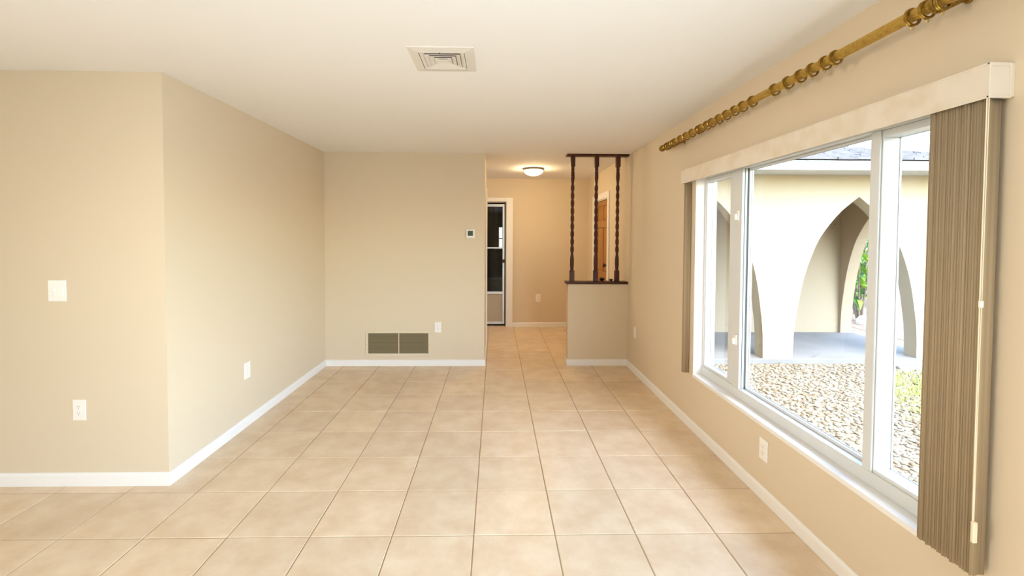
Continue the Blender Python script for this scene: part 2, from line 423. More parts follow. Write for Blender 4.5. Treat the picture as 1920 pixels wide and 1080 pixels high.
def lite(name, y0, y1, z0, z1, x0, x1, w_y0, w_y1, w_z0, w_z1, xg):
    fr = bpy.data.objects.new(name, None); C.objects.link(fr); fr.location = ((x0 + x1) / 2 - 1.66, (y0 + y1) / 2 - 2.46, z0 - WZ0); fr.parent = win
    for a, b, c, d, nmz in ((y0, y0 + w_y0, z0, z1, 'stile'), (y1 - w_y1, y1, z0, z1, 'stile'),
                            (y0 + w_y0, y1 - w_y1, z0, z0 + w_z0, 'rail'), (y0 + w_y0, y1 - w_y1, z1 - w_z1, z1, 'rail')):
        obj(nmz, MB().bbox(x0, x1, a, b, c, d, 0.003), M['vinyl'], fr)
    obj('glass_pane', MB().box(xg - .002, xg + .002, y0 + w_y0 - .004, y1 - w_y1 + .004, z0 + w_z0 - .004, z1 - w_z1 + .004), M['glass'], fr)
    gk = MB(); a0, a1, c0, c1 = y0 + w_y0, y1 - w_y1, z0 + w_z0, z1 - w_z1; q = 0.003     # gasket line round the pane
    for bx in ((a0 - .001, a0 + q, c0, c1), (a1 - q, a1 + .001, c0, c1), (a0, a1, c0 - .001, c0 + q), (a0, a1, c1 - q, c1 + .001)):
        gk.box(xg - .004, xg - .0021, *bx)
    obj('gasket', gk, M['alum'], fr)
lite('fixed_sash', 1.927, 2.937, zf0, zf1, 1.640, 1.668, 0.007, 0.007, 0.016, 0.012, 1.660)
lite('sliding_sash', 3.020, WY1 - .022, zf0, zf1, 1.606, 1.662, 0.085, 0.008, 0.02, 0.030, 1.654)
lite('sliding_sash', WY0 + .022, 1.879, zf0, zf1, 1.604, 1.688, 0.06, 0.006, 0.017, 0.030, 1.680)
for z in (1.635, 0.817):           # sash latches on the far mullion
    lt = wp('latch', 'plastic', (FX0 - 0.016, FX0 - .004, 2.955, 2.985, z - 0.034, z + 0.034))
    wp('latch_lever', 'plastic', (FX0 - 0.034, FX0 - 0.016, 2.962, 2.975, z - 0.028, z + 0.012), parent=lt)

# ------------------------------------------------------------------ hall door, front door
d2 = bpy.data.objects.new('door_2', None); C.objects.link(d2); d2.location = (-0.24, YH + 0.10, 0); tag(d2, 'narrow hall door with dark glass panes and a pale bottom panel', kind='structure')
g = MB(); g.bbox(HX1, HX1 + 0.106, YH - 0.018, YH, 0, HZ + 0.062); g.bbox(HX0 - 0.106, HX0, YH - 0.018, YH, 0, HZ + 0.062); g.bbox(HX0, HX1, YH - 0.018, YH, HZ, HZ + 0.062)
obj('casing', g, M['trim'], d2)
g = MB(); g.box(HX1 - 0.014, HX1, YH - .004, YH + .12, 0, HZ); g.box(HX0, HX0 + .014, YH - .004, YH + .12, 0, HZ); g.box(HX0, HX1, YH - .004, YH + .12, HZ - .014, HZ)
obj('door_jamb', g, M['panel'], d2)
sx0, sx1, sy0, sy1 = HX0 + 0.017, 0.150, YH + 0.070, YH + 0.105
slab = bpy.data.objects.new('door_slab', None); C.objects.link(slab); slab.parent = d2; slab.location = (0, 0, 0)
def dpart(name, a, b, c, d, m, y0=sy0, y1=sy1): return obj(name, MB().bbox(a, b, y0, y1, c, d, 0.003), M[m], slab)
dpart('stile', sx0, sx0 + 0.045, 0.03, 2.03, 'alum'); dpart('stile', sx1 - 0.034, sx1, 0.03, 2.03, 'alum')
dpart('rail', sx0 + .045, sx1 - .034, 1.985, 2.03, 'alum'); dpart('rail', sx0 + .045, sx1 - .034, 1.29, 1.315, 'alum')
dpart('rail', sx0 + .045, sx1 - .034, 0.535, 0.575, 'alum'); dpart('rail', sx0 + .045, sx1 - .034, 0.03, 0.075, 'alum')
dpart('door_panel', sx0 + .045, sx1 - .034, 0.075, 0.535, 'panel', sy0 + .010, sy1 - .010)
dpart('glass_pane', sx0 + .043, sx1 - .032, 1.313, 1.987, 'door_glass', sy0 + .015, sy0 + .019)
dpart('glass_pane', sx0 + .043, sx1 - .032, 0.573, 1.292, 'door_glass', sy0 + .015, sy0 + .019)
kb = MB(); kb.lathe([(0.012, 0), (0.012, -0.03), (0.026, -0.035), (0.03, -0.052), (0.024, -0.066), (0.01, -0.07)], 14, 'y', (sx1 - 0.012, sy0, 1.085))
obj('door_knob', kb, M['bronze'], slab, True)

d1 = bpy.data.objects.new('door_1', None); C.objects.link(d1); d1.location = (XR + 0.03, (DY0 + DY1) / 2, 0)
tag(d1, 'orange stained wooden panelled front door behind the spindles', kind='structure')
g = MB(); g.bbox(XR - 0.018, XR, DY0 - 0.085, DY0, 0, DZ + 0.085); g.bbox(XR - 0.018, XR, DY1, DY1 + 0.085, 0, DZ + 0.085); g.bbox(XR - 0.018, XR, DY0, DY1, DZ, DZ + 0.085)
obj('casing', g, M['trim'], d1)
g = MB(); g.box(XR, XR + .09, DY0, DY0 + .012, 0, DZ); g.box(XR, XR + .09, DY1 - .012, DY1, 0, DZ); g.box(XR, XR + .09, DY0, DY1, DZ - .012, DZ)
obj('door_jamb', g, M['trim'], d1)
fx0, fx1 = XR + 0.018, XR + 0.062
slab = bpy.data.objects.new('door_slab', None); C.objects.link(slab); slab.parent = d1
y0, y1 = DY0 + .014, DY1 - .014; cw = (y1 - y0)
st = 0.105; md = 0.10; pw = (cw - 2 * st - md) / 2
zr = [(0.012, 0.23), (0.87, 0.99), (1.625, 1.725), (1.945, DZ - .014)]   # rails
for a, b in ((y0, y0 + st), (y1 - st, y1)): obj('stile', MB().bbox(fx0, fx1, a, b, 0.012, DZ - .014), M['door_wood'], slab)
for a, b in zr: obj('rail', MB().bbox(fx0, fx1, y0 + st, y1 - st, a, b), M['door_wood'], slab)
for k in range(3):
    za, zb = zr[k][1], zr[k + 1][0]
    ym = (y0 + y1) / 2
    obj('mullion', MB().bbox(fx0, fx1, ym - md / 2, ym + md / 2, za, zb), M['door_wood'], slab)
    for a, b in ((y0 + st, ym - md / 2), (ym + md / 2, y1 - st)):
        g = MB(); i = 0.035; xo = fx0 + 0.016; xi = fx0 + 0.005
        g.add([(xo, a, za), (xo, b, za), (xo, b, zb), (xo, a, zb), (xi, a + i, za + i), (xi, b - i, za + i), (xi, b - i, zb - i), (xi, a + i, zb - i), (fx1, a, za), (fx1, b, za), (fx1, b, zb), (fx1, a, zb)],
              [(4, 5, 6, 7), (0, 1, 5, 4), (1, 2, 6, 5), (2, 3, 7, 6), (3, 0, 4, 7), (8, 11, 10, 9), (0, 8, 9, 1), (1, 9, 10, 2), (2, 10, 11, 3), (3, 11, 8, 0)])
        obj('door_panel', g, M['door_wood'], slab)
kb = MB(); kb.lathe([(0.03, 0), (0.03, -0.006), (0.011, -0.01), (0.011, -0.032), (0.026, -0.038), (0.03, -0.052), (0.022, -0.066), (0.008, -0.07)], 16, 'x', (fx0, y0 + 0.062, 1.10))
obj('door_knob', kb, M['bronze'], slab, True)
kb = MB(); kb.lathe([(0.027, 0), (0.025, -0.012), (0.012, -0.014)], 16, 'x', (fx0, y0 + 0.062, 1.25))
obj('deadbolt', kb, M['bronze'], slab, True)

# dim utility room behind the hall door
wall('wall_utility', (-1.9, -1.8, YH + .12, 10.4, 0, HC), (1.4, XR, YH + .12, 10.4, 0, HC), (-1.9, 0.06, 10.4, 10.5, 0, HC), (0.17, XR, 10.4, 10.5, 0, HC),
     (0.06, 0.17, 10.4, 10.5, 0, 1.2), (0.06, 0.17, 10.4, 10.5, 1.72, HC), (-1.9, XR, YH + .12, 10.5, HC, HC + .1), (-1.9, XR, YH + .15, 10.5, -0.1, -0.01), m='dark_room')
w2 = bpy.data.objects.new('window_2', None); C.objects.link(w2); w2.location = (0.115, 10.45, 1.2); tag(w2, 'small bright window far inside the dim utility room', kind='structure')
obj('frame', MB().bbox(0.06, 0.17, 10.43, 10.46, 1.2, 1.225).bbox(0.06, 0.17, 10.43, 10.46, 1.695, 1.72).bbox(0.06, .08, 10.43, 10.46, 1.2, 1.72).bbox(.15, .17, 10.43, 10.46, 1.2, 1.72), M['vinyl'], w2)
obj('muntin', MB().bbox(0.06, 0.17, 10.43, 10.46, 1.43, 1.455), M['vinyl'], w2)
obj('glass_pane', MB().box(0.07, 0.16, 10.455, 10.458, 1.21, 1.71), M['glass'], w2)
struct('trim_2', MB().bbox(-0.02, 0.05, 10.36, 10.4, 0, 2.2), M['panel'])
bx = thing('storage_box', 'dim pale storage box on the floor behind the lower glass of hall door', 'box', (0.0, 9.3, -0.004))
obj('body', MB().bbox(-0.30, 0.16, 9.05, 9.5, -0.004, 0.60, 0.01), M['panel'], bx)
obj('lid', MB().bbox(-0.32, 0.18, 9.03, 9.52, 0.60, 0.64, 0.01), M['panel'], bx)

# ------------------------------------------------------------------ spindle divider on the half wall
dv = thing('spindle_divider', 'dark wooden room divider of three turned spindles standing on the half wall', 'divider', (1.18, YB + 0.057, 0.947))
g = MB().prism([(YB - 0.022, 0.958), (YB - 0.012, 0.947), (YB + 0.127, 0.947), (YB + 0.137, 0.958), (YB + 0.137, 0.970), (YB + 0.130, 0.975), (YB - 0.015, 0.975), (YB - 0.022, 0.970)], 'x', XP - 0.022, XR - 0.001)
obj('bottom_rail', g, M['wood'], dv)
ye = YB + 0.045
g = MB().prism([(ye - 0.06, HC - 0.001), (ye - 0.06, HC - 0.008), (ye - 0.045, HC - 0.022), (ye + 0.045, HC - 0.022), (ye + 0.06, HC - 0.008), (ye + 0.06, HC - 0.001)], 'x', XP - 0.022, XR - 0.001)
obj('top_rail', g, M['wood'], dv)
ZA, ZZ = 0.975, HC - 0.022
prof = [(0.0225, 1.100), (0.019, 1.106), (0.0195, 1.118), (0.0235, 1.18), (0.0225, 1.24), (0.0135, 1.302)]
zn = [1.302 + (2.100 - 1.302) * k / 9 for k in range(10)]
for k in range(9):
    a, b = zn[k], zn[k + 1]
    for q in (0.12, 0.3, 0.5, 0.7, 0.88): prof.append((0.0135 + 0.0085 * math.sin(math.pi * q) ** 0.8, a + (b - a) * q))
    prof.append((0.0135, b))
prof += [(0.0225, 2.17), (0.0225, 2.21), (0.0180, 2.262), (0.0215, 2.272), (0.018, 2.284), (0.0225, 2.302)]
for x in (0.888, 1.163, 1.412):
    sp = obj('spindle', MB().lathe(prof, 12, 'z', (x, ye, 0)), M['wood'], dv, True)
    obj('block', MB().bbox(x - .0255, x + .0255, ye - .0255, ye + .0255, ZA, 1.102), M['wood'], sp)
    obj('block', MB().bbox(x - .0255, x + .0255, ye - .0255, ye + .0255, 2.300, ZZ), M['wood'], sp)
# two small dark ornaments on the cap, behind the spindles
def lump(name, label, x, y, z, r, sq):
    g = MB(); rr_ = random.Random(int(x * 1000)); prof_ = []
    n = 9
    for i in range(6):
        t = i / 5; rad = r * (0.45 + 0.55 * math.sin(math.pi * (0.18 + 0.82 * (1 - t)))) * (0.08 if i == 5 else 1)
        prof_.append((rad, t * r * sq))
    g.lathe(prof_, n, 'z', (0, 0, 0))
    g.v = [(x + a * rr_.uniform(.8, 1.25), y + b * rr_.uniform(.8, 1.25), z + c * (rr_.uniform(.85, 1.15) if c > 0 else 1)) for a, b, c in g.v]
    return obj(name, g, M['bronze'], None, True, None, label, 'ornament')
lump('ornament', 'small dark ornament on the half wall cap just right of middle spindle', 1.255, YB + 0.105, 0.977, 0.033, 1.2)
lump('ornament', 'smaller flat dark ornament on the half wall cap beside right-hand spindle', 1.360, YB + 0.105, 0.977, 0.026, 0.9)

# ------------------------------------------------------------------ vertical blind with valance
VX0 = 1.4575; VY0, VY1 = 1.335, 3.583; VZ0, VZ1 = 1.910, 2.012
bl = thing('vertical_blind', 'tan vertical blind drawn open under a marbled cream valance over the window', 'blind', (XR - 0.03, 2.46, 1.91))
obj('valance', MB().bbox(VX0, VX0 + 0.006, VY0, VY1, VZ0, VZ1, 0.0015), M['valance'], bl)
vr = obj('valance_return', MB().bbox(VX0 + .006, XR - 0.006, VY0 + 0.001, VY0 + 0.006, VZ0, VZ1, 0.001), M['valance'], bl)
g = MB(); g.bbox(VX0 + .004, XR - .004, VY0 - 0.002, VY0 + 0.006, VZ1 - 0.009, VZ1 + 0.001, .001); g.bbox(VX0 + .004, XR - .004, VY0 - 0.002, VY0 + 0.006, VZ0 - 0.001, VZ0 + 0.006, .001)
g.bbox(VX0 - .0015, VX0 + .006, VY0 - 0.002, VY0 + 0.006, VZ0 - 0.001, VZ1 + 0.001, .001)
obj('return_edge', g, M['valance'], vr)
obj('wall_bracket', MB().bbox(XR - 0.012, XR, VY0 - 0.004, VY0 + 0.02, VZ0 + 0.002, VZ1 - 0.002, .001), M['valance'], bl)
obj('valance_return', MB().bbox(VX0 + .006, XR - 0.001, VY1 - 0.006, VY1 - 0.001, VZ0, VZ1, 0.001), M['valance'], bl)
obj('valance_edge', MB().bbox(VX0 - 0.0015, VX0 + 0.0015, VY0, VY1, VZ0 - .001, VZ0 + 0.006, .0006).bbox(VX0 - 0.0015, VX0 + 0.0015, VY0, VY1, VZ1 - 0.005, VZ1 + .001, .0006), M['valance'], bl)
obj('head_rail', MB().bbox(VX0 + 0.012, XR - 0.012, VY0 + 0.01, VY1 - 0.01, 1.945, 1.985), M['vinyl'], bl)
def vane_mb(w, zb, zt, bow=0.0035):
    n = 5; vs = []; t = 0.0006
    for z in (zb, zt):
        for s_ in (1, -1):
            for k in range(n):
                u = k / (n - 1) - 0.5
                vs.append((u * w, bow * math.sin(u * 2 * math.pi) + s_ * t, z))
    m = MB(); fs = []
    for s_ in (0, 1):
        for k in range(n - 1):
            a = s_ * n + k; fs.append((a, a + 1, a + 1 + 2 * n, a + 2 * n))
    fs += [(0, n, 3 * n, 2 * n), (n - 1, 2 * n - 1, 4 * n - 1, 3 * n - 1)]
    for k in range(n - 1): fs.append((k, k + 1, n + k + 1, n + k)); fs.append((2 * n + k, 2 * n + k + 1, 3 * n + k + 1, 3 * n + k))
    return m.add(vs, fs)
vme = vane_mb(0.048, 0.455, 1.945).mesh('vane', M['vane'], 'all')
NV = 26
for k in range(NV):
    o = bpy.data.objects.new('vane', vme); C.objects.link(o); o.parent = bl
    f = k / (NV - 1)
    o.location = (1.4875 + random.uniform(-.0022, .0022) - (XR - .03), 1.349 + f * 0.172 - 2.46, random.uniform(-.002, .002) - 1.91)
    o.rotation_euler = (0, 0, R(random.uniform(-10, 5)) if k else 0)
for y in (3.548, 3.556, 3.565):
    o = bpy.data.objects.new('vane', vme); C.objects.link(o); o.parent = bl
    o.location = (1.504 - (XR - .03), y - 2.46, -0.03 - 1.91); o.rotation_euler = (0, 0, R(-20 + random.uniform(-2, 2)))
g = MB(); yc = 1.338
g.tube([(1.4555, yc, 1.91), (1.4555, yc, 1.30), (1.4570, yc - .001, 0.62)], 0.0016, 6); g.tube([(1.4615, yc, 1.91), (1.4610, yc, 1.30), (1.4600, yc - .001, 0.62)], 0.0016, 6)
pc = obj('pull_cord', g, M['cord'], bl, True)
obj('cord_clip', MB().bbox(1.4535, 1.4635, yc - .005, yc + .003, 1.285, 1.305, .001), M['plastic'], pc)
obj('cord_weight', MB().bbox(1.4530, 1.4665, yc - 0.009, yc + .002, 0.566, 0.630, .002), M['cord'], pc)
cl = obj('cord_cleat', MB().bbox(XR - 0.016, XR, 1.425, 1.445, 0.480, 0.512, .003), M['plastic'], None, False, None, 'small white plastic cord cleat on the wall behind near end of blind', 'cleat')

# ------------------------------------------------------------------ brass curtain rod and rings
RX, RZ, RR = 1.420, 2.250, 0.0198
rod = thing('curtain_rod', 'fluted brass curtain rod running along the wall above the window', 'curtain rod', (RX, 2.6, RZ))
n = 40
prof_c = [((RR if k % 2 else RR * 0.925) * math.cos(2 * math.pi * k / n), (RR if k % 2 else RR * 0.925) * math.sin(2 * math.pi * k / n)) for k in range(n)]
obj('pole', MB().prism([(RX + a, RZ + b) for a, b in prof_c], 'y', 1.12, 3.80), M['brass'], rod)
fp = [(0.0185, 3.795), (0.022, 3.80), (0.022, 3.812), (0.014, 3.818), (0.010, 3.83), (0.010, 3.85), (0.020, 3.858), (0.026, 3.875), (0.028, 3.892), (0.025, 3.912), (0.016, 3.926), (0.008, 3.930)]
obj('finial', MB().lathe(fp, 16, 'y', (RX, 0, RZ)), M['brass_dark'], rod, True)
obj('finial', MB().lathe([(r, 1.12 - (h - 3.795)) for r, h in fp], 16, 'y', (RX, 0, RZ)), M['brass_dark'], rod, True)
for y in (3.70, 1.470):
    g = MB(); g.tube([(XR, y, RZ + 0.022), (XR - .03, y, RZ + 0.010), (RX + .018, y, RZ - 0.022), (RX - .004, y, RZ - 0.027)], [0.010, 0.008, 0.007, 0.007], 10)
    br = obj('bracket', g, M['brass_dark'], rod, True)
    obj('bracket_plate', MB().lathe([(0.019, 0), (0.019, -0.004), (0.013, -0.008), (0.009, -0.010)], 18, 'x', (XR, y, RZ + 0.022)), M['brass_dark'], br, True)
    obj('cradle', MB().lathe([(0.0195, -0.008), (0.0225, -0.008), (0.0225, 0.008), (0.0195, 0.008), (0.0195, -0.008)], 18, 'y', (RX, y, RZ), False), M['brass_dark'], br, True)
ring_y = [3.789, 3.745, 3.66, 3.619, 3.510, 3.405, 3.303, 3.196, 3.160, 3.067, 3.002, 2.905, 2.81, 2.715, 2.626, 2.526, 2.325, 2.218, 2.127, 2.047, 1.966, 1.906, 1.554, 1.501, 1.448]
ord_ = ['first', 'second', 'third', 'fourth', 'fifth', 'sixth', 'seventh', 'eighth', 'ninth', 'tenth', 'eleventh', 'twelfth', 'thirteenth', 'fourteenth', 'fifteenth', 'sixteenth']
def ring_label(i):
    if i == 0: return 'brass curtain ring right beside the far finial of the rod'
    if i < 16: return 'brass curtain ring, %s from the far finial in the dense far run' % ord_[i]
    if i < 22:
        return ['brass ring at far end of the loose middle run of six', 'brass ring second from far end of the loose middle run',
                'brass ring third from far end of the loose middle run', 'brass ring third from the bare pole in the loose middle run',
                'brass ring second from the bare pole in the middle run', 'brass ring bordering the far end of the bare stretch of pole'][i - 16]
    return ['brass ring bordering the near end of the bare stretch of pole', 'brass ring between the two others at near end of the rod',
            'nearest and largest brass ring at the top edge of the view'][i - 22]
ri, ro, hw = 0.0238, 0.0300, 0.0055
rp = [(ri, -hw), (ro - .001, -hw), (ro + .0012, -hw * .6), (ro - .0012, -hw * .2), (ro - .0012, hw * .2), (ro + .0012, hw * .6), (ro - .001, hw), (ri, hw), (ri, -hw)]
first = None
for i, y in enumerate(ring_y):
    loc = (RX, y, RZ - (ri - RR))
    if first is None:
        first = thing('curtain_ring', ring_label(0), 'ring', loc, 'brass curtain rings on the rod')
        obj('band', MB().lathe(rp, 24, 'y', loc, False), M['brass_dark'], first, True)
        g = MB(); c = (loc[0], loc[1], loc[2] - ro - 0.006)
        g.tube([(c[0] + .0055 * math.cos(a), c[1], c[2] + .0055 * math.sin(a)) for a in [2 * math.pi * k / 10 for k in range(11)]], 0.0014, 5)
        obj('eyelet', g, M['brass'], first, True)
    else:
        o = dup(first, loc, ring_label(i), 'brass curtain rings on the rod')
        o.rotation_euler = (0, R(random.uniform(-6, 6)), R(random.uniform(-7, 7)))

# ------------------------------------------------------------------ ceiling supply vent
vx, vy, vh = -0.281, 2.487, 0.166
vt = thing('ceiling_vent', 'square white air diffuser with stepped louvres on the ceiling', 'vent', (vx, vy, HC))
def ring_frame(mb, r0, r1, z0, z1, rz0=None, rz1=None):     # square ring, outer half-size r1 at z1.. inner r0 at z0
    o0 = [(-r1, -r1), (r1, -r1), (r1, r1), (-r1, r1)]; i0 = [(-r0, -r0), (r0, -r0), (r0, r0), (-r0, r0)]
    t = 0.0014
    vs = [(vx + a, vy + b, z1) for a, b in o0] + [(vx + a, vy + b, z0) for a, b in i0] + [(vx + a, vy + b, z1 + t) for a, b in o0] + [(vx + a, vy + b, z0 + t) for a, b in i0]
    fs = []
    for k in range(4):
        j = (k + 1) % 4
        fs += [(k, j, 4 + j, 4 + k), (8 + k, 12 + k, 12 + j, 8 + j), (k, 8 + k, 8 + j, j), (4 + k, 4 + j, 12 + j, 12 + k)]
    return mb.add(vs, fs)
obj('backing', MB().box(vx - .125, vx + .125, vy - .125, vy + .125, HC - 0.0015, HC - 0.0005), M['duct'], vt)
fr = MB(); ring_frame(fr, 0.118, vh, HC - 0.012, HC - 0.004); ring_frame(fr, vh - .002, vh + .001, HC - .004, HC - .0008)
obj('frame', fr, M['vent'], vt)
for k in range(4):
    r1 = 0.116 - k * 0.0235
    obj('louver', ring_frame(MB(), r1 - 0.0225, r1 - .001, HC - 0.0060, HC - 0.0112), M['vent'], vt)
obj('centre_plate', MB().bbox(vx - .028, vx + .028, vy - .023, vy + .023, HC - 0.0102, HC - 0.008, .0006), M['vent'], vt)
obj('damper_lever', MB().bbox(vx - .012, vx - .006, vy - .119, vy - .113, HC - 0.014, HC - 0.006, .001), M['duct'], vt)

# ------------------------------------------------------------------ return air grille
gx0, gx1, gz0, gz1 = -1.484, -0.749, 0.116, 0.404
gr = thing('return_grille', 'wide low cream return air grille with horizontal slats on the end wall', 'grille', ((gx0 + gx1) / 2, YB, gz0))
ix0, ix1, iz0, iz1 = gx0 + .027, gx1 - .020, gz0 + .028, gz1 - .025
g = MB(); yf0, yf1 = YB - 0.012, YB - 0.0005
g.bbox(gx0, gx1, yf0, yf1, gz0, iz0); g.bbox(gx0, gx1, yf0, yf1, iz1, gz1); g.bbox(gx0, ix0, yf0, yf1, iz0, iz1); g.bbox(ix1, gx1, yf0, yf1, iz0, iz1)
obj('frame', g, M['grille'], gr)
obj('backing', MB().box(ix0, ix1, YB - 0.0015, YB - .0006, iz0, iz1), M['duct'], gr)
xm = -1.106
obj('divider_bar', MB().bbox(xm - .004, xm + .004, yf0 - .001, yf1, iz0, iz1, .001), M['grille'], gr)
NS = 21
for k in range(NS):
    z = iz0 + (k + 0.5) * (iz1 - iz0) / NS
    for a, b in ((ix0, xm - .004), (xm + .004, ix1)):
        g = MB().prism([(YB - 0.0105, z - .0012), (YB - 0.0105, z - .0028), (YB - 0.002, z + .0030), (YB - 0.002, z + .0046)], 'x', a, b)
        obj('slat', g, M['slat'], gr)
for x, z in ((gx0 + .012, gz0 + .13), (gx0 + .085, gz1 - .012), (gx1 - .085, gz1 - .012), (gx1 - .010, gz0 + .13)):
    obj('screw', MB().lathe([(0.0045, yf0 + .0005), (0.0035, yf0 - .0012)], 8, 'y', (x, 0, z)), M['slat'], gr)

# ------------------------------------------------------------------ wall plates: built facing -Y at the origin, then turned
def plate_root(name, label, cat, loc, rot):
    o = thing(name, label, cat, loc); o.rotation_euler = (0, 0, rot); return o
def local(name, mb, m, parent, smooth=False):
    o = bpy.data.objects.new(name, mb.mesh(name, m, smooth)); C.objects.link(o); o.parent = parent; return o
def outlet(label, loc, rot, w=0.072, h=0.118, duplex=True):
    r = plate_root('wall_outlet', label, 'outlet', loc, rot)
    local('cover_plate', MB().bbox(-w / 2, w / 2, -0.006, 0, -h / 2, h / 2, 0.0022), M['plastic'], r)
    if duplex:
        for s_ in (1, -1):
            zc = s_ * 0.0195
            poly = [(0.0165 * math.cos(a), zc + 0.0145 * math.sin(a)) for a in [2 * math.pi * k / 14 for k in range(14)]]
            rc = local('receptacle', MB().prism(poly, 'y', -0.0085, -0.004), M['plastic'], r)
            for x, zz, ww, hh in ((-0.006, 0.004, .0016, .008), (0.006, 0.004, .0016, .0065)):
                local('slot', MB().box(x - ww / 2, x + ww / 2, -0.0088, -0.008, zc + zz - hh / 2, zc + zz + hh / 2), M['slot'], rc)
            local('slot', MB().prism([(0.0024 * math.cos(a), zc - 0.0065 + 0.0026 * math.sin(a)) for a in [2 * math.pi * k / 8 for k in range(8)]], 'y', -0.0088, -0.008), M['slot'], rc)
        local('screw', MB().lathe([(0.003, -0.0055), (0.0024, -0.0072)], 8, 'y', (0, 0, 0)), M['alum'], r)
    else:
        j = local('jack', MB().bbox(-.008, .008, -0.009, -0.005, -.008, .008, .001), M['plastic'], r)
        for z in (.042, -.042): local('screw', MB().lathe([(0.003, -0.0055), (0.0024, -0.0072)], 8, 'y', (0, 0, z)), M['alum'], r)
    return r
outlet('white double wall outlet low on the wall below the light switch', (-2.459, YL, 0.455), 0, 0.076, 0.124)
outlet('white outlet on the end wall just right of the air grille', (-0.661, YB, 0.446), 0, 0.078, 0.122)
outlet('white outlet on the hall end wall beyond the half wall', (0.706, YH, 0.480), 0, 0.078, 0.130)
outlet('white outlet under the window on the right wall', (XR, 2.530, 0.287), R(-90), 0.078, 0.122)
outlet('white outlet on the right wall close to the half wall corner', (XR, 4.937, 0.449), R(-90), 0.074, 0.118)
outlet('plain white cable plate low on the left side wall', (XL, 3.590, 0.436), R(90), 0.086, 0.128, False)
sw = plate_root('light_switch', 'white wide light switch plate on the wall at far left', 'switch', (-2.570, YL, 1.163), 0)
local('cover_plate', MB().bbox(-.052, .052, -0.006, 0, -.0625, .0625, .0022), M['plastic'], sw)
local('rocker', MB().bbox(0.004, 0.040, -0.0085, -.004, -.033, .033, .0015), M['plastic'], sw)
local('inset', MB().bbox(-0.040, -0.006, -0.0075, -.004, -.033, .033, .001), M['plastic'], sw)
local('toggle', MB().bbox(-0.012, -0.005, -0.020, -.006, -.004, .014, .0015), M['trim'], sw)
local('dimmer_dot', MB().bbox(-0.026, -0.021, -0.009, -.007, -.028, -.023, .001), M['alum'], sw)
th = plate_root('thermostat', 'small white square thermostat with green screen on the end wall', 'thermostat', (-0.286, YB, 1.521), 0)
local('housing', MB().bbox(-.051, .051, -0.024, 0, -.051, .051, .005), M['plastic'], th)
local('screen', MB().bbox(-.032, .028, -0.0255, -0.022, -.022, .034, .0008), M['display'], th)
local('button_row', MB().bbox(-.026, .022, -0.026, -0.023, -.041, -.033, .001), M['trim'], th)

# ------------------------------------------------------------------ hall ceiling light
lx, ly = 0.524, 6.386
cl = thing('ceiling_light', 'lit flush dome ceiling light with nickel rim in the hall', 'ceiling light', (lx, ly, HC))
obj('rim', MB().lathe([(0.125, HC - .0005), (0.142, HC - 0.006), (0.145, HC - 0.016), (0.142, HC - 0.024), (0.132, HC - 0.030), (0.125, HC - .028)], 36, 'z', (lx, ly, 0)), M['nickel'], cl, True)
obj('bowl', MB().lathe([(0.131, HC - 0.028), (0.126, HC - 0.045), (0.110, HC - 0.065), (0.082, HC - 0.083), (0.045, HC - 0.095), (0.008, HC - 0.099)], 36, 'z', (lx, ly, 0)), M['bowl'], cl, True)
obj('finial', MB().lathe([(0.006, HC - .097), (0.011, HC - .101), (0.009, HC - .108), (0.004, HC - .114)], 12, 'z', (lx, ly, 0)), M['nickel'], cl, True)

# ------------------------------------------------------------------ outside: ground, gravel, arched porch
GZ = -0.15
struct('ground', MB().box(-20, 40, -15, 45, GZ - 0.4, GZ + 0.002), M['soil'])
AW0, AW1 = 5.85, 6.04             # arched front wall of the porch
PX0, PX1 = XO, 5.93               # porch from the house wall to its far end
PB = 7.50; SZ = -0.085            # porch back wall face, slab top
WTOP = 2.36
po = thing('arched_porch', 'cream stucco porch with tall pointed arches and grey shingle roof outside the window', 'porch', (3.8, 6.6, GZ))
# measured pointed arch: height above base (fraction) -> half width (fraction)
ARCH = [(0.0, 1.0), (0.19, 0.985), (0.31, 0.945), (0.49, 0.86), (0.645, 0.735), (0.77, 0.58), (0.905, 0.30), (0.975, 0.085), (1.0, 0.0)]
def half_w(t):
    if t <= 0 or t >= 1: return 1.0 if t <= 0 else 0.0
    def slope(i):                            # smooth (Hermite) curve through the measured points
        a, b = ARCH[max(i - 1, 0)], ARCH[min(i + 1, len(ARCH) - 1)]
        return (b[1] - a[1]) / (b[0] - a[0])
    for i in range(len(ARCH) - 1):
        (a, wa), (b, wb) = ARCH[i], ARCH[i + 1]
        if a <= t <= b:
            h = b - a; q = (t - a) / h; m0, m1 = slope(i) * h, slope(i + 1) * h
            return (2 * q**3 - 3 * q**2 + 1) * wa + (q**3 - 2 * q**2 + q) * m0 + (-2 * q**3 + 3 * q**2) * wb + (q**3 - q**2) * m1
    return 0.0
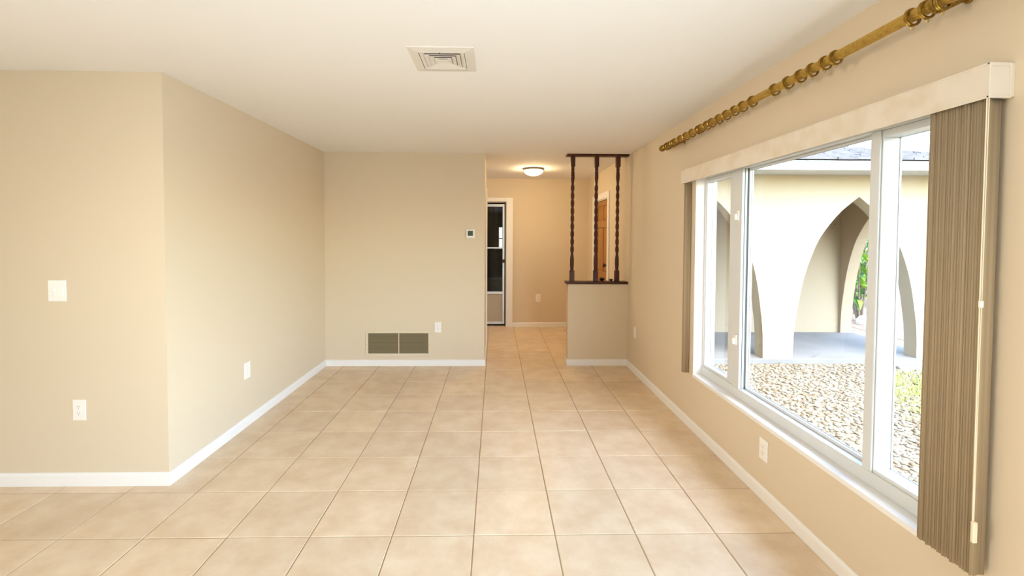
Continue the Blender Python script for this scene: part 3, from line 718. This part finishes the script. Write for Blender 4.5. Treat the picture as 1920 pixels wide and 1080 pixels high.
def arch_wall(u0, u1, z0, z1, arches, d0, d1, along):
    """Wall along X (along='x') or Y with pointed openings (centre, half width, apex z)."""
    P = (lambda u, d, z: (u, d, z)) if along == 'x' else (lambda u, d, z: (d, u, z))
    g = MB(); cuts = [u0]
    def quad(a, b, c, d): g.add([a, b, c, d], [(0, 1, 2, 3)])
    segs = []; cur = u0
    N = 22
    for c, hw_, za in arches:
        segs.append(('solid', cur, c - hw_)); cur = c + hw_
        zz = [z0 + (za - z0) * (1 - (1 - k / N) ** 1.25) for k in range(N + 1)]
        ws = [half_w((z - z0) / (za - z0)) * hw_ for z in zz]
        for sd in (-1, 1):
            for k in range(N):
                a, b = c + sd * ws[k], c + sd * ws[k + 1]
                o = c + sd * hw_
                for d in (d0, d1): quad(P(a, d, zz[k]), P(o, d, zz[k]), P(o, d, zz[k + 1]), P(b, d, zz[k + 1]))
                quad(P(a, d0, zz[k]), P(a, d1, zz[k]), P(b, d1, zz[k + 1]), P(b, d0, zz[k + 1]))
        for d in (d0, d1): quad(P(c - hw_, d, za), P(c + hw_, d, za), P(c + hw_, d, z1), P(c - hw_, d, z1))
    segs.append(('solid', cur, u1))
    for _, a, b in segs:
        for d in (d0, d1): quad(P(a, d, z0), P(b, d, z0), P(b, d, z1), P(a, d, z1))
    quad(P(u0, d0, z0), P(u0, d1, z0), P(u0, d1, z1), P(u0, d0, z1)); quad(P(u1, d0, z0), P(u1, d1, z0), P(u1, d1, z1), P(u1, d0, z1))
    quad(P(u0, d0, z1), P(u0, d1, z1), P(u1, d1, z1), P(u1, d0, z1))
    return g
AZ = 2.025
g = MB()
for x, z, q in ((5.62, 1.905, .018), (5.66, 1.90, .012), (5.69, 1.885, .010), (5.64, 1.72, .016), (5.60, 1.66, .010), (5.68, 1.60, .009)):
    g.prism([(x + q * random.uniform(.7, 1.5) * math.cos(a), z + q * random.uniform(.5, 1.0) * math.sin(a)) for a in [2 * math.pi * k / 7 for k in range(7)]], 'y', PB - .003, PB + .002)
obj('mud_spots', g, M['cane'], po, kind='stuff')
obj('front_wall', arch_wall(PX0 + .001, PX1, SZ - .06, WTOP, [(2.79, 0.705, AZ), (4.715, 0.828, AZ)], AW0, AW1, 'x'), M['stucco'], po)
obj('side_wall', arch_wall(AW1, PB + 0.2, SZ - .06, WTOP, [(6.72, 0.735, 1.99)], PX1 - 0.18, PX1, 'y'), M['stucco_in'], po)
obj('back_wall', MB().box(PX0 + .001, PX1 - 0.18, PB, PB + 0.2, SZ - .06, WTOP), M['stucco_in'], po)
obj('porch_ceiling', MB().box(PX0 + .001, PX1 - .18, AW1, PB, WTOP - .08, WTOP - .05), M['stucco_in'], po)
obj('slab', MB().bbox(PX0 + .001, PX1 + .02, AW0 - 0.02, PB, GZ - .02, SZ, 0.008).bbox(5.05, PX1 + .5, AW0 - 0.22, AW0 - .02, GZ - .02, SZ - 0.01, .008), M['concrete'], po)
obj('curb', MB().bbox(5.05, PX1 + .5, AW0 - 0.30, AW0 - .22, GZ - .02, SZ - 0.03, .012), M['concrete'], po)
EY = 5.30; EZ0, EZ1 = 2.285, 2.398; EX1 = PX1 + 0.52
obj('fascia', MB().bbox(PX0 + .001, EX1, EY - 0.02, EY, EZ0, EZ1, .003).bbox(EX1, EX1 + 0.02, EY - .02, 8.0, EZ0, EZ1, .003), M['fascia'], po)
obj('soffit', MB().box(PX0 + .001, EX1, EY, AW0, EZ0 + .02, EZ0 + .035).box(PX1, EX1, AW0, 8.0, EZ0 + .02, EZ0 + .035), M['fascia'], po)
# hip roof in shingle courses
RYm = 6.66; RZ1 = 2.83; RX_end = 4.95; E2 = 8.02
x1, y0e, z0e = EX1 + 0.05, EY - 0.05, EZ1 + 0.012
deck = MB(); a = [(PX0 + .001, y0e, z0e), (x1, y0e, z0e), (x1, E2, z0e), (PX0 + .001, E2, z0e), (PX0 + .001, RYm, RZ1), (RX_end, RYm, RZ1)]
deck.add(a, [(0, 1, 5, 4), (1, 2, 5), (2, 3, 4, 5), (0, 3, 2, 1), (0, 4, 3)])
rf = obj('roof_deck', deck, M['shingle'], po)
NC = 11
for k in range(NC):
    t0, t1 = k / NC, (k + 1.12) / NC; t1 = min(t1, 1.0)
    g = MB(); lift = 0.024
    def RP(u, t, up):                    # u metres from the house wall along the course
        y = y0e + (RYm - y0e) * t; z = z0e + (RZ1 - z0e) * t + up; return (u, y, z)
    xe0 = x1 + (RX_end - x1) * t0; xe1 = x1 + (RX_end - x1) * t1
    u = PX0 + .001 + random.uniform(0, .15)
    last = PX0 + .001
    while last < xe0 - 0.01:
        w = random.uniform(0.16, 0.32); nx = min(last + w, xe0)
        l0 = lift * random.uniform(0.75, 1.35); dt = random.uniform(-0.012, 0.006)
        a0 = RP(last + .002, t0 + dt, l0); a1 = RP(nx - .002, t0 + dt, l0)
        b1 = RP(min(nx - .002, xe1 + (nx - xe0 if nx >= xe0 else 0) + .0), t1, .003) if nx < xe0 else RP(xe1, t1, .003); b0 = RP(min(last + .002, b1[0]), t1, .003)
        c0 = (a0[0], a0[1], a0[2] - l0 - .004); c1 = (a1[0], a1[1], a1[2] - l0 - .004)
        g.add([a0, a1, b1, b0, c0, c1], [(0, 1, 2, 3), (4, 5, 1, 0), (4, 0, 3), (5, 2, 1), (4, 3, 2, 5)])
        last = nx
    obj('shingle_course', g, M['shingle'], po, kind='stuff')
# eaves of this house above the window
ev = thing('house_eave', 'white boarded eave of this house above the window outside', 'eave', (XO + .3, 2.0, 2.34))
obj('soffit', MB().box(XO + .001, XO + 0.60, -4, EY - .08, 2.33, 2.345), M['fascia'], ev)
obj('fascia', MB().box(XO + 0.60, XO + 0.62, -4, EY - .08, 2.29, 2.43), M['fascia'], ev)

# gravel bed: thousands of pale stones, one object
def gravel():
    n = 27000
    phi = (1 + 5 ** .5) / 2
    ico = np.array([(-1, phi, 0), (1, phi, 0), (-1, -phi, 0), (1, -phi, 0), (0, -1, phi), (0, 1, phi), (0, -1, -phi), (0, 1, -phi), (phi, 0, -1), (phi, 0, 1), (-phi, 0, -1), (-phi, 0, 1)], float)
    ico /= np.linalg.norm(ico[0])
    F = np.array([(0, 11, 5), (0, 5, 1), (0, 1, 7), (0, 7, 10), (0, 10, 11), (1, 5, 9), (5, 11, 4), (11, 10, 2), (10, 7, 6), (7, 1, 8), (3, 9, 4), (3, 4, 2), (3, 2, 6), (3, 6, 8), (3, 8, 9), (4, 9, 5), (2, 4, 11), (6, 2, 10), (8, 6, 7), (9, 8, 1)])
    x = rng.uniform(XO + .03, 7.2, n); y = rng.uniform(0.9, AW0 - .06, n)
    keep = ~((x > 5.0) & (y > AW0 - .36)); x, y = x[keep], y[keep]; n = len(x)
    s = rng.uniform(0.013, 0.030, n) * np.where(rng.random(n) < 0.1, 1.35, 1)
    sc = np.stack([s * rng.uniform(.8, 1.35, n), s * rng.uniform(.7, 1.0, n), s * rng.uniform(.25, .42, n)], 1)
    z = GZ + rng.uniform(0, .010, n)
    a = rng.uniform(0, 6.283, n); tl = rng.uniform(-.3, .3, n)
    V = ico[None] * (1 + rng.uniform(-.16, .16, (n, 12, 1))) * sc[:, None]
    ct, st_ = np.cos(tl)[:, None], np.sin(tl)[:, None]
    vx_, vz_ = V[..., 0] * ct - V[..., 2] * st_, V[..., 0] * st_ + V[..., 2] * ct
    ca, sa = np.cos(a)[:, None], np.sin(a)[:, None]
    X = vx_ * ca - V[..., 1] * sa + x[:, None]; Y = vx_ * sa + V[..., 1] * ca + y[:, None]; Z = vz_ + z[:, None]
    co = np.stack([X, Y, Z], 2).reshape(-1, 3)
    fs = (F[None] + (np.arange(n) * 12)[:, None, None]).reshape(-1)
    me = bpy.data.meshes.new('gravel_bed')
    me.vertices.add(len(co)); me.vertices.foreach_set('co', co.ravel())
    nf = len(fs) // 3
    me.loops.add(len(fs)); me.loops.foreach_set('vertex_index', fs.astype(np.int32))
    me.polygons.add(nf); me.polygons.foreach_set('loop_start', (np.arange(nf) * 3).astype(np.int32))
    me.polygons.foreach_set('use_smooth', np.ones(nf, bool))
    me.update(calc_edges=True)
    at = me.attributes.new('tone', 'FLOAT', 'POINT')
    at.data.foreach_set('value', np.repeat(rng.random(n) ** 1.5, 12).astype(np.float32))
    me.materials.append(M['gravel'])
    o = bpy.data.objects.new('gravel_bed', me); C.objects.link(o)
    tag(o, 'bed of pale cream river stones between the window and the arches', 'gravel', kind='stuff')
gravel()
# weeds among the stones, right-hand part of the bed
g = MB()
for _ in range(700):
    cx_, cy_ = random.gauss(4.6, .55), random.gauss(4.7, .6)
    if cy_ > AW0 - .40 or cx_ < 0.87 * cy_: continue
    for _b in range(6):
        a = random.uniform(0, 6.28); L = random.uniform(.02, .055); w = .0035
        bx_, by_ = cx_ + random.gauss(0, .02), cy_ + random.gauss(0, .02)
        dx, dy = math.cos(a), math.sin(a)
        g.add([(bx_ - dy * w, by_ + dx * w, GZ), (bx_ + dy * w, by_ - dx * w, GZ), (bx_ + dx * L * .7, by_ + dy * L * .7, GZ + .02 + L)], [(0, 1, 2)])
obj('weeds', g, M['grass'], None, kind='stuff', label='thin yellow green weeds growing among the pale stones', cat='weeds')

# twig and fallen leaf
obj('twig', MB().tube([(4.18, 5.90, SZ + .006), (4.24, 5.93, SZ + .007), (4.30, 5.95, SZ + .03), (4.33, 5.96, SZ + .04)], [.004, .006, .005, .002], 6), M['cane'], None, True, None, 'short dark twig on the edge of the grey porch slab', 'twig')
lf = MB(); pts = [(0, 0), (.018, .02), (.022, .045), (0, .085), (-.022, .045), (-.018, .02)]
lf.prism(pts, 'z', 0, .002); lf.v = [(2.66 + a + .3 * b, 3.60 + b - .3 * a, GZ + .055 + c + 8 * a * a) for a, b, c in lf.v]
obj('fallen_leaf', lf, M['dry_leaf'], None, False, None, 'single fallen orange leaf lying on the pale stones', 'leaf')

# ------------------------------------------------------------------ garden beyond the porch's side arch
struct('garden_bed', MB().bbox(PX1 + .6, 14, 6.2, 16, GZ - .05, GZ + .01, .01), M['mulch'])
def leaf_mb(L, w, droop, n=4):
    g = MB(); vs = []
    for k in range(n + 1):
        t = k / n; ww = w * math.sin(math.pi * min(1, 0.08 + 0.92 * t) ** .75) if k < n else 0.001
        x = L * t; z = -droop * t * t
        vs += [(x, -ww, z + ww * .25), (x, 0, z), (x, ww, z + ww * .25)]
    fs = []
    for k in range(n):
        a = 3 * k; fs += [(a, a + 1, a + 4, a + 3), (a + 1, a + 2, a + 5, a + 4)]
    return g.add(vs, fs)
leaf_meshes = [leaf_mb(.48, .055, .18).mesh('leaf', M['leaf'], 'all'), leaf_mb(.38, .05, .10).mesh('leaf', M['leaf'], 'all'), leaf_mb(.42, .05, .22).mesh('leaf', M['leaf_dark'], 'all')]
def cane_plant(x, y, ncane, h, label, lv):
    r = thing('cane_plant', label, 'plant', (x, y, GZ))
    for c in range(ncane):
        a = 2 * math.pi * c / ncane + random.uniform(-.3, .3); sp = random.uniform(.12, .34)
        hh = h * random.uniform(.65, 1.0)
        p = [(0.03 * math.cos(a), 0.03 * math.sin(a), 0), (sp * .45 * math.cos(a), sp * .45 * math.sin(a), hh * .35), (sp * math.cos(a), sp * math.sin(a), hh)]
        g = MB().tube(p, [.022, .019, .012], 7)
        me = g.mesh('cane', M['cane'], True); o = bpy.data.objects.new('cane', me); C.objects.link(o); o.parent = r
        for k in range(lv):
            t = 0.28 + 0.72 * (k + 1) / lv
            q = bpy.data.objects.new('leaf', random.choice(leaf_meshes)); C.objects.link(q); q.parent = o
            q.location = (sp * t * math.cos(a), sp * t * math.sin(a), hh * t)
            q.rotation_euler = (random.uniform(-.3, .3), random.uniform(-1.0, .1), a + k * 2.4 + random.uniform(-.3, .3))
            s_ = random.uniform(.75, 1.15); q.scale = (s_, s_, s_)
    return r
cane_plant(7.12, 8.75, 6, 1.75, 'leafy green cane plant with grey stems seen through the far arch', 9)
cane_plant(7.75, 9.6, 5, 2.3, 'taller leafy cane plant behind the other through the far arch', 9)
def rock(x, y, s, label):
    g = MB().lathe([(s, 0), (s * 1.1, s * .3), (s * .95, s * .75), (s * .6, s * 1.15), (s * .1, s * 1.3)], 9, 'z')
    rr_ = random.Random(3); g.v = [(a * rr_.uniform(.75, 1.2) + x, b * rr_.uniform(.75, 1.2) + y, c * rr_.uniform(.85, 1.1) + GZ + .01) for a, b, c in g.v]
    obj('rock', g, M['rock'], None, True, None, label, 'rock')
rock(6.98, 8.45, .13, 'pale speckled garden rock at the foot of the cane plant')
rock(7.42, 8.62, .10, 'smaller pale garden rock right of the speckled rock')
def shrub(x, y, rx_, rz_, n, label, m):
    r = thing('shrub', label, 'shrub', (x, y, GZ))
    g = MB()
    for _ in range(n):
        a, b = random.uniform(0, 6.283), math.acos(random.uniform(-.6, 1)); q = random.uniform(.6, 1) ** .5
        p = Vector((rx_ * q * math.sin(b) * math.cos(a), rx_ * q * math.sin(b) * math.sin(a), rz_ * .5 + rz_ * .5 * q * math.cos(b)))
        u = Vector((random.gauss(0, 1), random.gauss(0, 1), random.gauss(0, .6))).normalized(); w = u.orthogonal().normalized()
        L = random.uniform(.10, .2); W = L * .3
        g.add([p, p + u * L * .5 + w * W, p + u * L, p + u * L * .5 - w * W], [(0, 1, 2, 3)])
    g.v = [(v[0] + x, v[1] + y, v[2] + GZ) for v in g.v]
    o = obj('foliage', g, M[m], r, kind='stuff')
    obj('stem', MB().tube([(x, y, GZ), (x + .05, y, GZ + rz_ * .5)], [.05, .03], 7), M['cane'], r)
shrub(8.95, 11.2, 1.25, 2.5, 3200, 'bushy bright green shrub behind the cane plants', 'leaf')
shrub(11.0, 13.9, 1.6, 3.4, 3000, 'taller dark green shrub farthest back beyond the arch', 'leaf_dark')
